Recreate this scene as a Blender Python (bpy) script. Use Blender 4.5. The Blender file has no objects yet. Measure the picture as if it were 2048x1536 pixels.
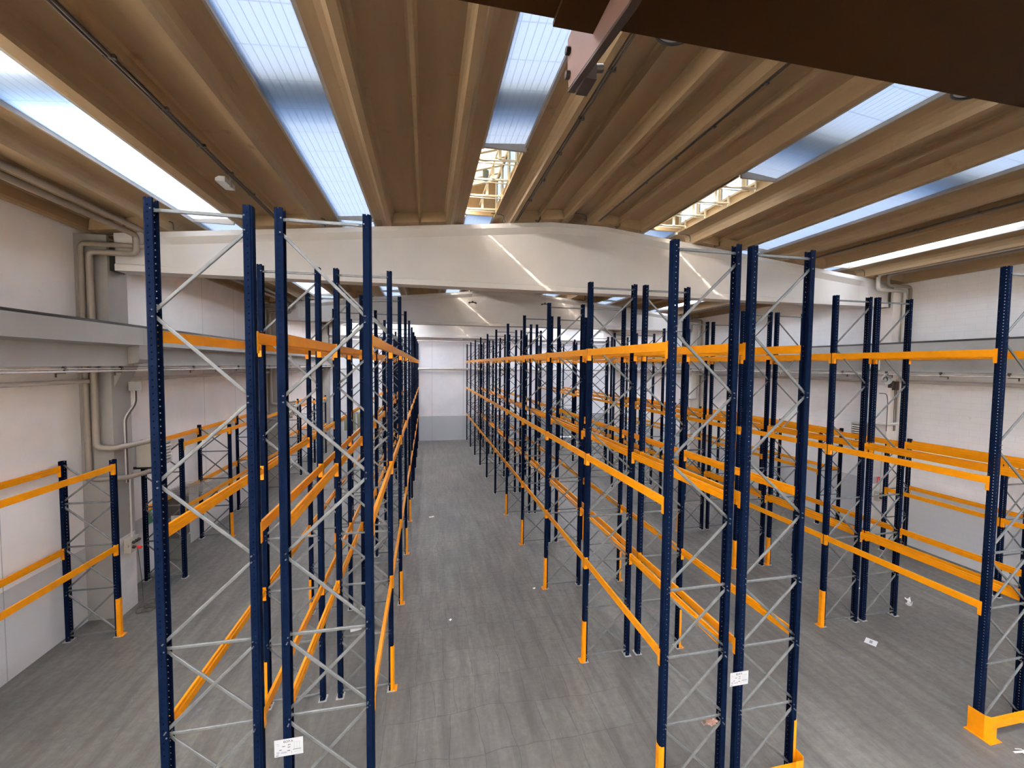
import bpy, bmesh, math, random
from mathutils import Vector, Matrix
random.seed(7)
S = bpy.context.scene
COL = S.collection
PI = math.pi

# ------------------------------------------------------------------ materials
def new_mat(name):
    m = bpy.data.materials.new(name); m.use_nodes = True
    nt = m.node_tree; nt.nodes.clear()
    out = nt.nodes.new('ShaderNodeOutputMaterial')
    return m, nt, out

class NT:
    """small helper for node graphs"""
    def __init__(s, nt): s.nt = nt
    def n(s, t, **kw):
        nd = s.nt.nodes.new(t)
        for k, v in kw.items(): setattr(nd, k, v)
        return nd
    def link(s, a, b): s.nt.links.new(a, b)
    def math(s, op, a, b=None, c=None):
        nd = s.n('ShaderNodeMath', operation=op)
        for i, v in enumerate((a, b, c)):
            if v is None: continue
            if isinstance(v, (int, float)): nd.inputs[i].default_value = v
            else: s.link(v, nd.inputs[i])
        return nd.outputs[0]
    def noise(s, vec, scale, detail=4, rough=.55, stretch=None):
        if stretch:
            mp = s.n('ShaderNodeMapping'); mp.inputs['Scale'].default_value = stretch
            s.link(vec, mp.inputs['Vector']); vec = mp.outputs[0]
        nd = s.n('ShaderNodeTexNoise'); nd.inputs['Scale'].default_value = scale
        nd.inputs['Detail'].default_value = detail; nd.inputs['Roughness'].default_value = rough
        s.link(vec, nd.inputs['Vector']); return nd.outputs['Fac']
    def ramp(s, fac, stops):
        nd = s.n('ShaderNodeValToRGB'); e = nd.color_ramp.elements
        while len(e) < len(stops): e.new(.5)
        for el, (p, c) in zip(e, stops):
            el.position = p
            el.color = (c, c, c, 1) if isinstance(c, (int, float)) else (*c, 1)
        s.link(fac, nd.inputs[0]); return nd.outputs[0]
    def mix(s, fac, a, b, mode='MIX'):
        nd = s.n('ShaderNodeMix', data_type='RGBA', blend_type=mode)
        for i, v in ((0, fac), (6, a), (7, b)):
            if isinstance(v, (int, float)): nd.inputs[i].default_value = v
            elif isinstance(v, tuple): nd.inputs[i].default_value = (*v, 1)
            else: s.link(v, nd.inputs[i])
        return nd.outputs[2]
    def bump(s, h, strength, dist=.01):
        nd = s.n('ShaderNodeBump'); nd.inputs['Strength'].default_value = strength
        nd.inputs['Distance'].default_value = dist; s.link(h, nd.inputs['Height']); return nd.outputs[0]

def surf(name, col, rough=.6, metal=0., var=.12, vscale=3., stretch=None, bump=0., bscale=40., spec=.5, dirt=None):
    """painted / cast surface with gentle colour variation"""
    m, nt, out = new_mat(name); g = NT(nt)
    tc = g.n('ShaderNodeTexCoord'); geo = g.n('ShaderNodeNewGeometry')
    pos = geo.outputs['Position']
    f = g.noise(pos, vscale, stretch=stretch)
    c = g.mix(g.ramp(f, [(.3, 0.), (.7, 1.)]), tuple(x*(1-var) for x in col), tuple(min(1, x*(1+var)) for x in col))
    if dirt:
        f2 = g.noise(pos, dirt[1], 6, .7)
        c = g.mix(g.ramp(f2, [(dirt[2], 0.), (dirt[2]+.12, 1.)]), c, dirt[0])
    p = g.n('ShaderNodeBsdfPrincipled')
    g.link(c, p.inputs['Base Color'])
    p.inputs['Roughness'].default_value = rough; p.inputs['Metallic'].default_value = metal
    p.inputs['Specular IOR Level'].default_value = spec
    if bump: g.link(g.bump(g.noise(pos, bscale, 5), bump), p.inputs['Normal'])
    g.link(p.outputs[0], out.inputs[0])
    return m

M = {}
M['ceil'] = surf('cast_concrete_soffit', (.245, .162, .080), .75, var=.10, vscale=1.2, stretch=(3, .35, 3), bump=.15, bscale=18, dirt=((.165, .10, .045), 1.6, .62))
M['beam'] = surf('painted_concrete_beam', (0.5265, 0.495, 0.45), .7, var=.05, vscale=.9, bump=.12, bscale=25)
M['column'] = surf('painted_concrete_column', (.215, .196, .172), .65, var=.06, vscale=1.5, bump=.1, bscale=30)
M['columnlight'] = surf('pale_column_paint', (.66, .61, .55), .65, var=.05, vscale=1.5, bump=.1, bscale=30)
M['runway'] = surf('grey_runway_concrete', (0.2924, 0.2795, 0.258), .65, var=.06, vscale=1.3, bump=.1, bscale=30)
M['rail'] = surf('dark_rail_steel', (.035, .033, .03), .5, var=.2)
M['orange'] = surf('orange_powder_coat', (0.6216, 0.2201, 0.00168), .40, var=.07, vscale=6, spec=.18, dirt=((.58, .20, .02), 9., .66))
M['guard'] = surf('orange_guard_paint', (0.6216, 0.21, 0.00168), .45, var=.08, vscale=7, spec=.18, dirt=((.5, .2, .05), 14., .66))
M['galv'] = surf('galvanised_steel', (.105, .108, .105), .5, metal=.3, var=.16, vscale=14)
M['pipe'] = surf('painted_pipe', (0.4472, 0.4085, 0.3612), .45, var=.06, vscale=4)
M['pipedark'] = surf('shaded_brown_pipe_paint', (0.2021, 0.1677, 0.129), .5, var=.06, vscale=4)  # darker copy of the pipe paint, eaves shade put into its colour
M['cable'] = surf('dark_cable_tray', (.05, .04, .03), .6, var=.2)
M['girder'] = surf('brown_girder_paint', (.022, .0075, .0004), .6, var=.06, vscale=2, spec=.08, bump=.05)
M['arm'] = surf('worn_brown_steel', (.115, .062, .045), .5, var=.12, vscale=9, dirt=((.28, .19, .15), 30., .68))
M['darksteel'] = surf('dark_oily_steel', (.02, .010, .006), .55, var=.2, vscale=12)
M['beige'] = surf('beige_enamel', (0.3956, 0.3526, 0.2838), .45, var=.04)
M['white'] = surf('white_plastic', (.40, .40, .39), .45, var=.03)
M['paper'] = surf('white_paper', (.74, .74, .72), .7, var=.02)
M['ink'] = surf('black_ink', (.03, .03, .03), .7, var=.0)
M['greyink'] = surf('grey_ink', (.28, .28, .29), .7, var=.0)
M['green'] = surf('green_sign_enamel', (.01, .16, .07), .4, var=.03)
M['red'] = surf('red_sign_enamel', (.62, .02, .02), .4, var=.03)
M['black'] = surf('black_plastic', (.015, .015, .015), .5, var=.1)
M['louvre'] = surf('shadowed_louvre_black', (.012, .012, .012), .6, var=.1)
M['frame'] = surf('skylight_frame_metal', (.30, .27, .235), .5, var=.08, vscale=6)
M['lanternframe'] = surf('cream_window_steel', (.60, .545, .41), .5, var=.07, vscale=6)
M['plate'] = surf('floor_plate_steel', (.45, .43, .40), .5, metal=.3, var=.2, vscale=30)
M['brown'] = surf('brown_wrap', (.20, .105, .075), .4, var=.3, vscale=40)
M['rooftop'] = surf('roof_walkway_sheet', (.25, .24, .23), .7)  # for the added strip that shades the skylights
M['wirecream'] = surf('wire_deck_zinc', (.42, .40, .37), .4, metal=.4, var=.1)

def post_mat():
    m, nt, out = new_mat('dark_blue_upright_steel'); g = NT(nt)
    tc = g.n('ShaderNodeTexCoord'); geo = g.n('ShaderNodeNewGeometry')
    s = g.n('ShaderNodeSeparateXYZ'); g.link(tc.outputs['Object'], s.inputs[0])
    nn = g.n('ShaderNodeSeparateXYZ'); g.link(tc.outputs['Normal'], nn.inputs[0])
    x, y, z = s.outputs
    def hole(u, off, pitch, r):
        a = g.math('SUBTRACT', g.math('ABSOLUTE', u), off)
        b = g.math('SUBTRACT', g.math('MODULO', g.math('ADD', z, 10.), pitch), pitch/2)
        d = g.math('ADD', g.math('MULTIPLY', a, a), g.math('MULTIPLY', b, b))
        return g.math('LESS_THAN', d, r*r)
    h1 = g.math('MULTIPLY', hole(x, 0., .07, .0072), g.math('GREATER_THAN', g.math('ABSOLUTE', nn.outputs[1]), .7))
    h2 = g.math('MULTIPLY', hole(y, .030, .05, .0075), g.math('GREATER_THAN', g.math('ABSOLUTE', nn.outputs[0]), .7))
    hole_ = g.math('MAXIMUM', h1, h2)
    pos = geo.outputs['Position']
    f = g.noise(pos, 5)
    c = g.mix(g.ramp(f, [(.3, 0.), (.7, 1.)]), (.0015, .0042, .0140), (.0022, .0058, .0190))
    sc = g.noise(pos, 22, 6, .7)
    c = g.mix(g.ramp(sc, [(.78, 0.), (.84, 1.)]), c, (.10, .115, .15))
    p = g.n('ShaderNodeBsdfPrincipled'); g.link(c, p.inputs['Base Color'])
    p.inputs['Roughness'].default_value = .5; p.inputs['Specular IOR Level'].default_value = .012
    g.link(g.math('SUBTRACT', 1., hole_), p.inputs['Alpha'])
    g.link(p.outputs[0], out.inputs[0]); return m
M['post'] = post_mat()

def wall_mat(name, col, dado, dado_z, blocks=False, joints=0., axis='Y'):
    m, nt, out = new_mat(name); g = NT(nt)
    geo = g.n('ShaderNodeNewGeometry'); pos = geo.outputs['Position']
    s = g.n('ShaderNodeSeparateXYZ'); g.link(pos, s.inputs[0])
    f = g.noise(pos, .8, 5)
    c = g.mix(g.ramp(f, [(.35, 0.), (.65, 1.)]), tuple(v*.95 for v in col), tuple(min(1, v*1.04) for v in col))
    edge = g.math('ADD', s.outputs[2], g.math('MULTIPLY', g.noise(pos, 6.), .03))
    isd = g.math('LESS_THAN', edge, dado_z)
    c = g.mix(isd, c, dado)
    scuff = g.noise(pos, 2.3, 8, .72)
    c = g.mix(g.ramp(scuff, [(.66, 0.), (.74, .35)]), c, tuple(v*.62 for v in col))
    p = g.n('ShaderNodeBsdfPrincipled'); p.inputs['Roughness'].default_value = .75
    hgt = g.noise(pos, 60, 4)
    if blocks:
        cmb = g.n('ShaderNodeCombineXYZ')
        g.link(s.outputs[1], cmb.inputs[0]); g.link(s.outputs[2], cmb.inputs[1])
        b = g.n('ShaderNodeTexBrick'); b.offset = .5
        b.inputs['Scale'].default_value = 1.; b.inputs['Brick Width'].default_value = .5
        b.inputs['Row Height'].default_value = .2; b.inputs['Mortar Size'].default_value = .004
        b.inputs['Mortar Smooth'].default_value = .3
        g.link(cmb.outputs[0], b.inputs['Vector'])
        c = g.mix(g.math('MULTIPLY', b.outputs['Fac'], .22), c, (.40, .385, .37))
    if joints:
        u = s.outputs[1] if axis == 'Y' else s.outputs[0]
        d = g.math('ABSOLUTE', g.math('SUBTRACT', g.math('MODULO', g.math('ADD', u, 40.), joints), joints/2))
        c = g.mix(g.math('MULTIPLY', g.math('LESS_THAN', d, .011), .55), c, (.22, .20, .19))
    g.link(c, p.inputs['Base Color'])
    g.link(g.bump(hgt, .12), p.inputs['Normal'])
    g.link(p.outputs[0], out.inputs[0]); return m
M['wall_left'] = wall_mat('painted_precast_panel_wall', (.86, .825, .785), (.52, .51, .50), 1.75, joints=2.4)
M['wall_right'] = wall_mat('painted_blockwork_wall', (.90, .895, .875), (.60, .60, .60), 1.93, blocks=True)
M['wall_back'] = wall_mat('painted_precast_end_wall', (.84, .845, .86), (.40, .405, .415), 1.97, joints=2.45, axis='X')

def floor_mat():
    m, nt, out = new_mat('worn_concrete_floor'); g = NT(nt)
    geo = g.n('ShaderNodeNewGeometry'); pos = geo.outputs['Position']
    s = g.n('ShaderNodeSeparateXYZ'); g.link(pos, s.inputs[0])
    big = g.noise(pos, .35, 5, .6)
    c = g.mix(g.ramp(big, [(.34, 0.), (.66, 1.)]), (.076, .071, .062), (.140, .132, .114))
    streak = g.noise(pos, 2.2, 6, .65, stretch=(2.2, .22, 1))
    c = g.mix(g.ramp(streak, [(.40, .0), (.66, .75)]), c, (.043, .040, .035))
    fine = g.noise(pos, 9., 6, .7)
    c = g.mix(g.ramp(fine, [(.40, .32), (.62, 0.)]), c, (.055, .051, .045))
    scr = g.noise(pos, 5., 8, .75, stretch=(1.6, .5, 1))
    c = g.mix(g.ramp(scr, [(.64, 0.), (.72, .5)]), c, (.27, .258, .235))
    # saw cut slabs of the driving aisle
    b = g.n('ShaderNodeTexBrick'); b.offset = .37; b.offset_frequency = 3; b.squash = .8; b.squash_frequency = 3
    b.inputs['Scale'].default_value = 1.; b.inputs['Brick Width'].default_value = .52
    b.inputs['Row Height'].default_value = .78; b.inputs['Mortar Size'].default_value = .008
    b.inputs['Mortar Smooth'].default_value = .4
    b.inputs['Color1'].default_value = (1, 1, 1, 1); b.inputs['Color2'].default_value = (.78, .78, .78, 1)
    b.inputs['Mortar'].default_value = (.45, .45, .45, 1); b.inputs['Bias'].default_value = -.35
    wob = g.n('ShaderNodeVectorMath', operation='MULTIPLY_ADD')
    nz = g.n('ShaderNodeTexNoise'); nz.inputs['Scale'].default_value = .8; g.link(pos, nz.inputs['Vector'])
    g.link(nz.outputs['Color'], wob.inputs[0]); wob.inputs[1].default_value = (.34, .34, 0); g.link(pos, wob.inputs[2])
    g.link(wob.outputs[0], b.inputs['Vector'])
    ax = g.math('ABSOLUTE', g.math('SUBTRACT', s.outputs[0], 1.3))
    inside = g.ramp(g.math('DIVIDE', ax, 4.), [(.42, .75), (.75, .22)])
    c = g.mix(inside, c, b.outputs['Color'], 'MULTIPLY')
    blue = g.noise(pos, 1.1, 5, .7)
    c = g.mix(g.ramp(blue, [(.66, 0.), (.73, .35)]), c, (.15, .16, .24))
    p = g.n('ShaderNodeBsdfPrincipled'); g.link(c, p.inputs['Base Color'])
    g.link(g.ramp(fine, [(.3, .62), (.7, .42)]), p.inputs['Roughness'])
    g.link(g.bump(fine, .06), p.inputs['Normal'])
    g.link(p.outputs[0], out.inputs[0]); return m
M['floor'] = floor_mat()

def sheet_mat(name, col, lines=True):
    """milky ribbed polycarbonate: passes diffused daylight, with its rib and joint lines"""
    m, nt, out = new_mat(name); g = NT(nt)
    geo = g.n('ShaderNodeNewGeometry'); pos = geo.outputs['Position']
    s = g.n('ShaderNodeSeparateXYZ'); g.link(pos, s.inputs[0])
    t = g.n('ShaderNodeBsdfTranslucent')
    if lines:
        def ln(u, pitch, w):
            d = g.math('ABSOLUTE', g.math('SUBTRACT', g.math('MODULO', g.math('ADD', u, 40.), pitch), pitch/2))
            return g.math('LESS_THAN', d, w)
        a = g.math('MULTIPLY', ln(s.outputs[0], .105, .006), .62)
        b = g.math('MULTIPLY', ln(s.outputs[1], .62, .010), .5)
        r = g.math('MULTIPLY', g.noise(pos, 3., 4, .6, stretch=(.3, 4., 1)), .28)
        f = g.math('MAXIMUM', g.math('MAXIMUM', a, b), 0.)
        c = g.mix(f, col, tuple(v*.45 for v in col))
        c = g.mix(r, c, tuple(v*.75 for v in col))
        g.link(c, t.inputs['Color'])
    else: t.inputs['Color'].default_value = (*col, 1)
    gl = g.n('ShaderNodeBsdfDiffuse'); gl.inputs['Color'].default_value = (.55, .56, .58, 1)
    mx = g.n('ShaderNodeMixShader'); mx.inputs[0].default_value = .10
    g.link(t.outputs[0], mx.inputs[1]); g.link(gl.outputs[0], mx.inputs[2])
    g.link(mx.outputs[0], out.inputs[0]); return m
M['sheet'] = sheet_mat('milky_polycarbonate', (.0138, .0168, .0200))
M['sheetleft'] = sheet_mat('thin_milky_polycarbonate', (.056, .062, .0655))  # same sheet, transmission raised to whiten it and light the left wall
M['sheetright'] = sheet_mat('thinnest_milky_polycarbonate', (.17, .172, .168))  # same sheet, transmission raised further to brighten the right wall
M['sheetnew'] = sheet_mat('new_clean_polycarbonate', (.95, .91, .83), False)  # far brighter sheet added as fill light in unseen roof stretches
M['sheetwarm'] = sheet_mat('aged_polycarbonate', (.030, .024, .015), False)

def glass_mat():
    m, nt, out = new_mat('clear_pane'); g = NT(nt)
    t = g.n('ShaderNodeBsdfTransparent'); t.inputs['Color'].default_value = (.22, .215, .20, 1)
    gl = g.n('ShaderNodeBsdfGlossy'); gl.inputs['Roughness'].default_value = .05
    mx = g.n('ShaderNodeMixShader'); mx.inputs[0].default_value = .07
    g.link(t.outputs[0], mx.inputs[1]); g.link(gl.outputs[0], mx.inputs[2]); g.link(mx.outputs[0], out.inputs[0])
    return m
M['glass'] = glass_mat()

# ------------------------------------------------------------------ mesh helpers
class MB:
    def __init__(s): s.v = []; s.f = []; s.smooth = set()
    def poly(s, pts, faces, smooth=False):
        o = len(s.v); s.v += [tuple(p) for p in pts]
        for f in faces:
            if smooth: s.smooth.add(len(s.f))
            s.f.append(tuple(i+o for i in f))
        return s
    def box(s, x0, x1, y0, y1, z0, z1):
        if x0 > x1: x0, x1 = x1, x0
        p = [(x, y, z) for z in (z0, z1) for y in (y0, y1) for x in (x0, x1)]
        return s.poly(p, [(0, 2, 3, 1), (4, 5, 7, 6), (0, 1, 5, 4), (2, 6, 7, 3), (0, 4, 6, 2), (1, 3, 7, 5)])
    def prism(s, prof, axis, a, b, shear=0.):
        """extrude a closed 2D profile along an axis; prof is (x,z) for Y, (y,z) for X, (x,y) for Z"""
        n = len(prof); pts = []
        for t in (a, b):
            for (u, w) in prof:
                if axis == 'Y': pts.append((u, t, w + shear*u))
                elif axis == 'X': pts.append((t, u, w))
                else: pts.append((u, w, t))
        fs = [(i, (i+1) % n, n+(i+1) % n, n+i) for i in range(n)]
        fs += [tuple(range(n))[::-1], tuple(range(n, 2*n))]
        return s.poly(pts, fs)
    def tube(s, pts, r, seg=8, caps=True):
        pts = [Vector(p) for p in pts]; rings = []
        n = len(pts); up = Vector((0, 0, 1)); prev = None
        for i, p in enumerate(pts):
            d = (pts[min(i+1, n-1)] - pts[max(i-1, 0)]).normalized()
            if prev is None:
                a = up if abs(d.z) < .9 else Vector((1, 0, 0))
                u = d.cross(a).normalized()
            else:
                u = (prev - d*prev.dot(d)).normalized()
            prev = u; w = d.cross(u)
            rr = r[i] if isinstance(r, (list, tuple)) else r
            rings.append([p + (u*math.cos(2*PI*k/seg) + w*math.sin(2*PI*k/seg))*rr for k in range(seg)])
        vs = [q for ring in rings for q in ring]; fs = []
        for i in range(n-1):
            for k in range(seg):
                k2 = (k+1) % seg
                fs.append((i*seg+k, i*seg+k2, (i+1)*seg+k2, (i+1)*seg+k))
        s.poly(vs, fs, True)
        if caps: s.poly(rings[0] + rings[-1], [tuple(range(seg))[::-1], tuple(range(seg, 2*seg))])
        return s
    def lathe(s, prof, c, seg=24):
        vs = []; fs = []
        for (r, z) in prof:
            vs += [(c[0]+r*math.cos(2*PI*k/seg), c[1]+r*math.sin(2*PI*k/seg), c[2]+z) for k in range(seg)]
        for i in range(len(prof)-1):
            for k in range(seg):
                k2 = (k+1) % seg
                fs.append((i*seg+k, i*seg+k2, (i+1)*seg+k2, (i+1)*seg+k))
        return s.poly(vs, fs, True)
    def mesh(s, name, mat):
        me = bpy.data.meshes.new(name); me.from_pydata(s.v, [], s.f)
        bm = bmesh.new(); bm.from_mesh(me); bmesh.ops.recalc_face_normals(bm, faces=bm.faces); bm.to_mesh(me); bm.free()
        for i in s.smooth: me.polygons[i].use_smooth = True
        me.materials.append(M[mat] if isinstance(mat, str) else mat); return me

def link(name, data, parent=None, loc=(0, 0, 0), rot=(0, 0, 0)):
    o = bpy.data.objects.new(name, data); COL.objects.link(o)
    o.location = loc; o.rotation_euler = rot
    if parent is not None: o.parent = parent
    return o
def obj(name, mb, mat, parent=None, loc=(0, 0, 0), rot=(0, 0, 0)):
    return link(name, mb.mesh(name, mat), parent, loc, rot)
def tag(o, label=None, cat=None, group=None, kind=None):
    if label: o['label'] = label
    if cat: o['category'] = cat
    if group: o['group'] = group
    if kind: o['kind'] = kind
    return o
def thing(name, label, cat, loc=(0, 0, 0), rot=(0, 0, 0), group=None):
    return tag(link(name, None, None, loc, rot), label, cat, group)
def struct(name, mb, mat, label=None, parent=None, cat=None):
    o = obj(name, mb, mat, parent)
    if parent is None: tag(o, label, cat, None, 'structure')
    return o
def copy_tree(o, parent=None):
    c = o.copy(); COL.objects.link(c); c.parent = parent
    for ch in list(o.children): copy_tree(ch, c)
    return c

# ------------------------------------------------------------------ dimensions
XL, XR, XC = -7.72, 16.16, 4.22
YF, YB = -10.3, 32.85
SL = .102
def ztop(x): return 10.12 - SL*abs(x-XC)        # top of the roof beams / underside of the panel ribs
BY = [(0.42, 1.03), (11.07, 11.68), (21.75, 22.36), (32.2, 32.8)]   # column lines

# ------------------------------------------------------------------ shell
struct('floor', MB().box(XL-.2, XR+.2, YF-.2, YB+.2, -.2, 0), 'floor', 'worn grey concrete warehouse floor with saw cut slab lines', cat='floor')
struct('wall_left', MB().box(XL-.25, XL, 5.6, YB+.2, 0, 9.20).box(XL-.25, XL, YF-.2, 5.6, 0, 5.2).box(XL-.25, XL, YF-.2, 5.6, 8.6, 9.20).box(XL-.25, XL, YF-.2, YF+.6, 5.2, 8.6), 'wall_left', 'off white precast panel wall along the left side', cat='wall')
struct('wall_right', MB().box(XR, XR+.25, YF-.2, YB+.2, 0, 9.20), 'wall_right', 'white painted blockwork wall along the right side', cat='wall')
struct('window_side', MB().box(XL-.14, XL-.12, YF+.6, 5.6, 5.2, 8.6), sheet_mat('frosted_side_glazing', (.90, .87, .82), False), 'frosted side glazing beside the viewpoint', cat='window')  # unseen side opening, added to brighten the right wall
# back wall with two glazed doors
DOORS = [(-6.25, -4.25, 2.35), (10.9, 12.3, 2.3)]
w = MB()
xs = XL
for (a, b, h) in DOORS:
    w.box(xs, a, YB, YB+.25, 0, 10.3); w.box(a, b, YB, YB+.25, h, 10.3); xs = b
w.box(xs, XR, YB, YB+.25, 0, 10.3)
struct('wall_back', w, 'wall_back', 'white end wall with grey painted lower band across the far end', cat='wall')
# wall behind the viewpoint: wide glazed opening added for fill light
w = MB()
w.box(XL, XR, YF-.25, YF, 0, 1.0); w.box(XL, XR, YF-.25, YF, 8.3, 10.3)
w.box(XL, XL+.9, YF-.25, YF, 1.0, 8.3); w.box(XR-.9, XR, YF-.25, YF, 1.0, 8.3)
obj_pane = struct('window_front', MB().box(XL+.9, XR-.9, YF-.15, YF-.13, 1.0, 8.3), sheet_mat('frosted_front_glazing', (.34, .325, .30), False), 'frosted glazing of the front wall behind the viewpoint', cat='window')
struct('wall_front', w, 'wall_back', 'white front wall with wide glazed opening behind the viewpoint', cat='wall')

for n, (a, b, h) in enumerate(DOORS):
    d = tag(link('door_%d' % (n+1), None), ['pale blue glazed door letting daylight in at far left of end wall', 'bright glazed door at the far right of end wall'][n], 'door', None, 'structure')
    f = MB()
    f.box(a, a+.09, YB+.02, YB+.12, 0, h); f.box(b-.09, b, YB+.02, YB+.12, 0, h); f.box(a, b, YB+.02, YB+.12, h-.09, h)
    m_ = (a+b)/2; f.box(m_-.05, m_+.05, YB+.02, YB+.12, 0, h); f.box(a, b, YB+.02, YB+.12, .86, .95)
    obj('door_frame', f, 'white', d)
    obj('door_panel', MB().box(a+.09, m_-.05, YB+.05, YB+.09, 0.02, .86).box(m_+.05, b-.09, YB+.05, YB+.09, 0.02, .86), 'white', d)
    obj('glass_pane', MB().box(a+.09, b-.09, YB+.06, YB+.07, .95, h-.09), 'glass', d)

# ------------------------------------------------------------------ roof beams, columns, crane runway
def roof_beam(y0, y1, label):
    """tapered I beam across the hall, flat underside, ridge at mid span"""
    ym = (y0+y1)/2; zb = 8.13
    m = MB(); n = 24
    xa, xb = -7.0, 2*XC+7.0
    xsn = [xa + (xb-xa)*i/n for i in range(n+1)]
    xsn = sorted(xsn + [XC]); xsn = [x for i, x in enumerate(xsn) if i == 0 or x - xsn[i-1] > 1e-4]
    for i in range(len(xsn)-1):
        pass
    def sec(x):
        zt = ztop(x) if abs(x-XC) > .8 else ztop(XC+.8)
        hw = .225; ww = .10
        solid = min(1., max(0., (1.1-min(x-xa, xb-x))/.25))     # end blocks are full width
        ww = ww + (.19-ww)*solid
        pts = [(-hw, zb), (hw, zb), (hw, zb+.14), (ww, zb+.17), (ww, zt-.27), (hw, zt-.12), (hw, zt), (-hw, zt), (-hw, zt-.12), (-ww, zt-.27), (-ww, zb+.17), (-hw, zb+.14)]
        return [(x, ym+u, z) for u, z in pts]
    extra = [xa+.85, xa+1.1, xb-1.1, xb-.85, XC-.8, XC+.8]
    xsn = sorted(xsn+extra)
    rings = [sec(x) for x in xsn]; k = 12
    fs = []
    for i in range(len(rings)-1):
        for j in range(k): fs.append((i*k+j, i*k+(j+1) % k, (i+1)*k+(j+1) % k, (i+1)*k+j))
    fs += [tuple(range(k))[::-1], tuple(range((len(rings)-1)*k, len(rings)*k))]
    m.poly([p for r in rings for p in r], fs)
    # fine casting joints seen as grooves
    for x in (-4.3, -.9, 1.35, 6.9, 10.2):
        zt = ztop(x)
        m.box(x-.006, x+.006, ym-.104, ym-.099, zb+.2, zt-.3)
    return struct('roof_beam', m, 'beam', label, cat='beam')
LB = ['nearest wide white tapered concrete roof beam crossing the whole hall', 'second white tapered concrete roof beam farther down the hall', 'farthest white concrete roof beam against the end wall']
roof_beam(*BY[0], 'white concrete roof beam above the viewpoint')
for i in (1, 2, 3): roof_beam(*BY[i], LB[i-1])

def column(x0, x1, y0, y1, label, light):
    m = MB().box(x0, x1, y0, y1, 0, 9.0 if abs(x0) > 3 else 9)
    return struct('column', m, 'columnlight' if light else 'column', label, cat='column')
where = ['beside viewpoint', 'nearest', 'second', 'far corner']
for i in range(4):
    y0, y1 = BY[i]
    # fork head: lower shaft and two cheeks either side of the beam
    for side in (0, 1):
        x0, x1 = (XL, -7.09) if side == 0 else (15.53, XR)
        m = MB()
        m.box(x0, x1, y0, y1, 0, 8.12); m.box(x0, x1, y0, y0+.07, 8.12, 8.9); m.box(x0, x1, y1-.07, y1, 8.12, 8.9)
        # crane corbel
        inn = -7.09 if side == 0 else 15.53; sg = 1 if side == 0 else -1
        ym0, ym1 = y0+.08, y1-.08
        prof = [(inn, 5.45), (inn+sg*.22, 5.9), (inn+sg*.22, 5.94), (inn, 5.94)]
        m.prism(prof, 'Y', ym0, ym1)
        m.prism([(inn, 5.94), (inn+sg*.46, 6.02), (inn+sg*.50, 6.10), (inn+sg*.50, 6.42), (inn, 6.42)], 'Y', y0+.12, y1-.12)
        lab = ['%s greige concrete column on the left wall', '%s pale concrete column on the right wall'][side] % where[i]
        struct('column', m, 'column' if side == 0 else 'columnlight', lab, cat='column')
# white painted foot of nearest left column
struct('trim_1', MB().box(-7.093, -7.085, BY[1][0], BY[1][1], 0, 1.86), surf('pale_grey_foot_paint', (.50, .48, .46), .65), 'pale grey painted foot of the nearest left column', cat='paint band')

for side in (0, 1):
    sg = 1 if side == 0 else -1
    xo = -6.60 if side == 0 else 15.04
    for i in range(3):
        a, b = (BY[i][0]+BY[i][1])/2+.005, (BY[i+1][0]+BY[i+1][1])/2-.005
        wall = XL if side == 0 else XR
        prof = [(xo, 6.43), (xo, 6.84), (xo-sg*.62, 6.84), (xo-sg*.62, 6.43), (xo-sg*.42, 6.38), (xo-sg*.42, 5.94), (xo-sg*.22, 5.94), (xo-sg*.22, 6.38)]
        m = MB()
        m.prism(prof, 'Y', a if i else YF, b if i < 2 else YB-.02)
        # web stops short at the columns (corbel seats)
        struct('runway_beam', m, 'runway', 'grey concrete crane runway beam on the %s side, %s bay' % (['left', 'right'][side], ['nearest', 'middle', 'far'][i]), cat='beam')
    r = MB().box(xo-sg*.05, xo-sg*.13, YF, YB-.1, 6.84, 6.90)
    r.box(xo-sg*.02, xo-sg*.16, YF, YB-.1, 6.84, 6.85)
    struct('crane_rail', r, 'rail', 'dark steel crane rail on top of the %s runway beam' % ['left', 'right'][side], cat='rail')

# ------------------------------------------------------------------ roof panels and skylights
PC = [-6.67, -3.42, -.17, 3.03, 5.38, 8.63, 11.88, 15.13]
ZC, ZW = .27, .26
def panel_profile():
    R = [(.80, 0), (.812, .08), (.845, .155), (.905, .21), (.99, .24), (1.08, .252), (1.18, ZW), (1.18, ZW+.07), (1.14, ZW+.10)]
    right = [(.70, 0)] + R
    inner = [(.70, 0), (.675, .05), (.66, ZC-.04), (.62, ZC), (.07, ZC), (.035, ZC-.03), (.028, .12), (0, .12)]
    half = list(reversed(inner)) + right[1:]
    full = half + [(-x, z) for x, z in reversed(half)]
    out = []
    for p in full:
        if not out or (abs(p[0]-out[-1][0]) + abs(p[1]-out[-1][1])) > 1e-6: out.append(p)
    if abs(out[0][0]-out[-1][0]) + abs(out[0][1]-out[-1][1]) < 1e-6: out.pop()
    return out
PROF = panel_profile()
def panel_mesh(a, b, sl):
    m = MB(); m.prism(PROF, 'Y', a, b, shear=sl)
    for yy in (a+.05, b-.42):                           # end diaphragms between the ribs
        for (u0, u1) in ((-.68, -.028), (.028, .68)):
            m.prism([(u0, .015), (u1, .015), (u1, ZC+.03), (u0, ZC+.03)], 'Y', yy, yy+.37 if yy > a+1 else yy+.35, shear=sl)
    return m
BAYS = [(YF-.2, .72), (.73, 11.37), (11.38, 22.05), (22.06, YB+.2)]
PLACE = ['leftmost, against the left wall', 'second from left', 'left of the ridge', 'left half of ridge pair', 'right half of ridge pair', 'right of the ridge', 'second from right', 'rightmost, against the right wall']
BAYN = ['rear', 'nearest', 'middle', 'far']
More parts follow.
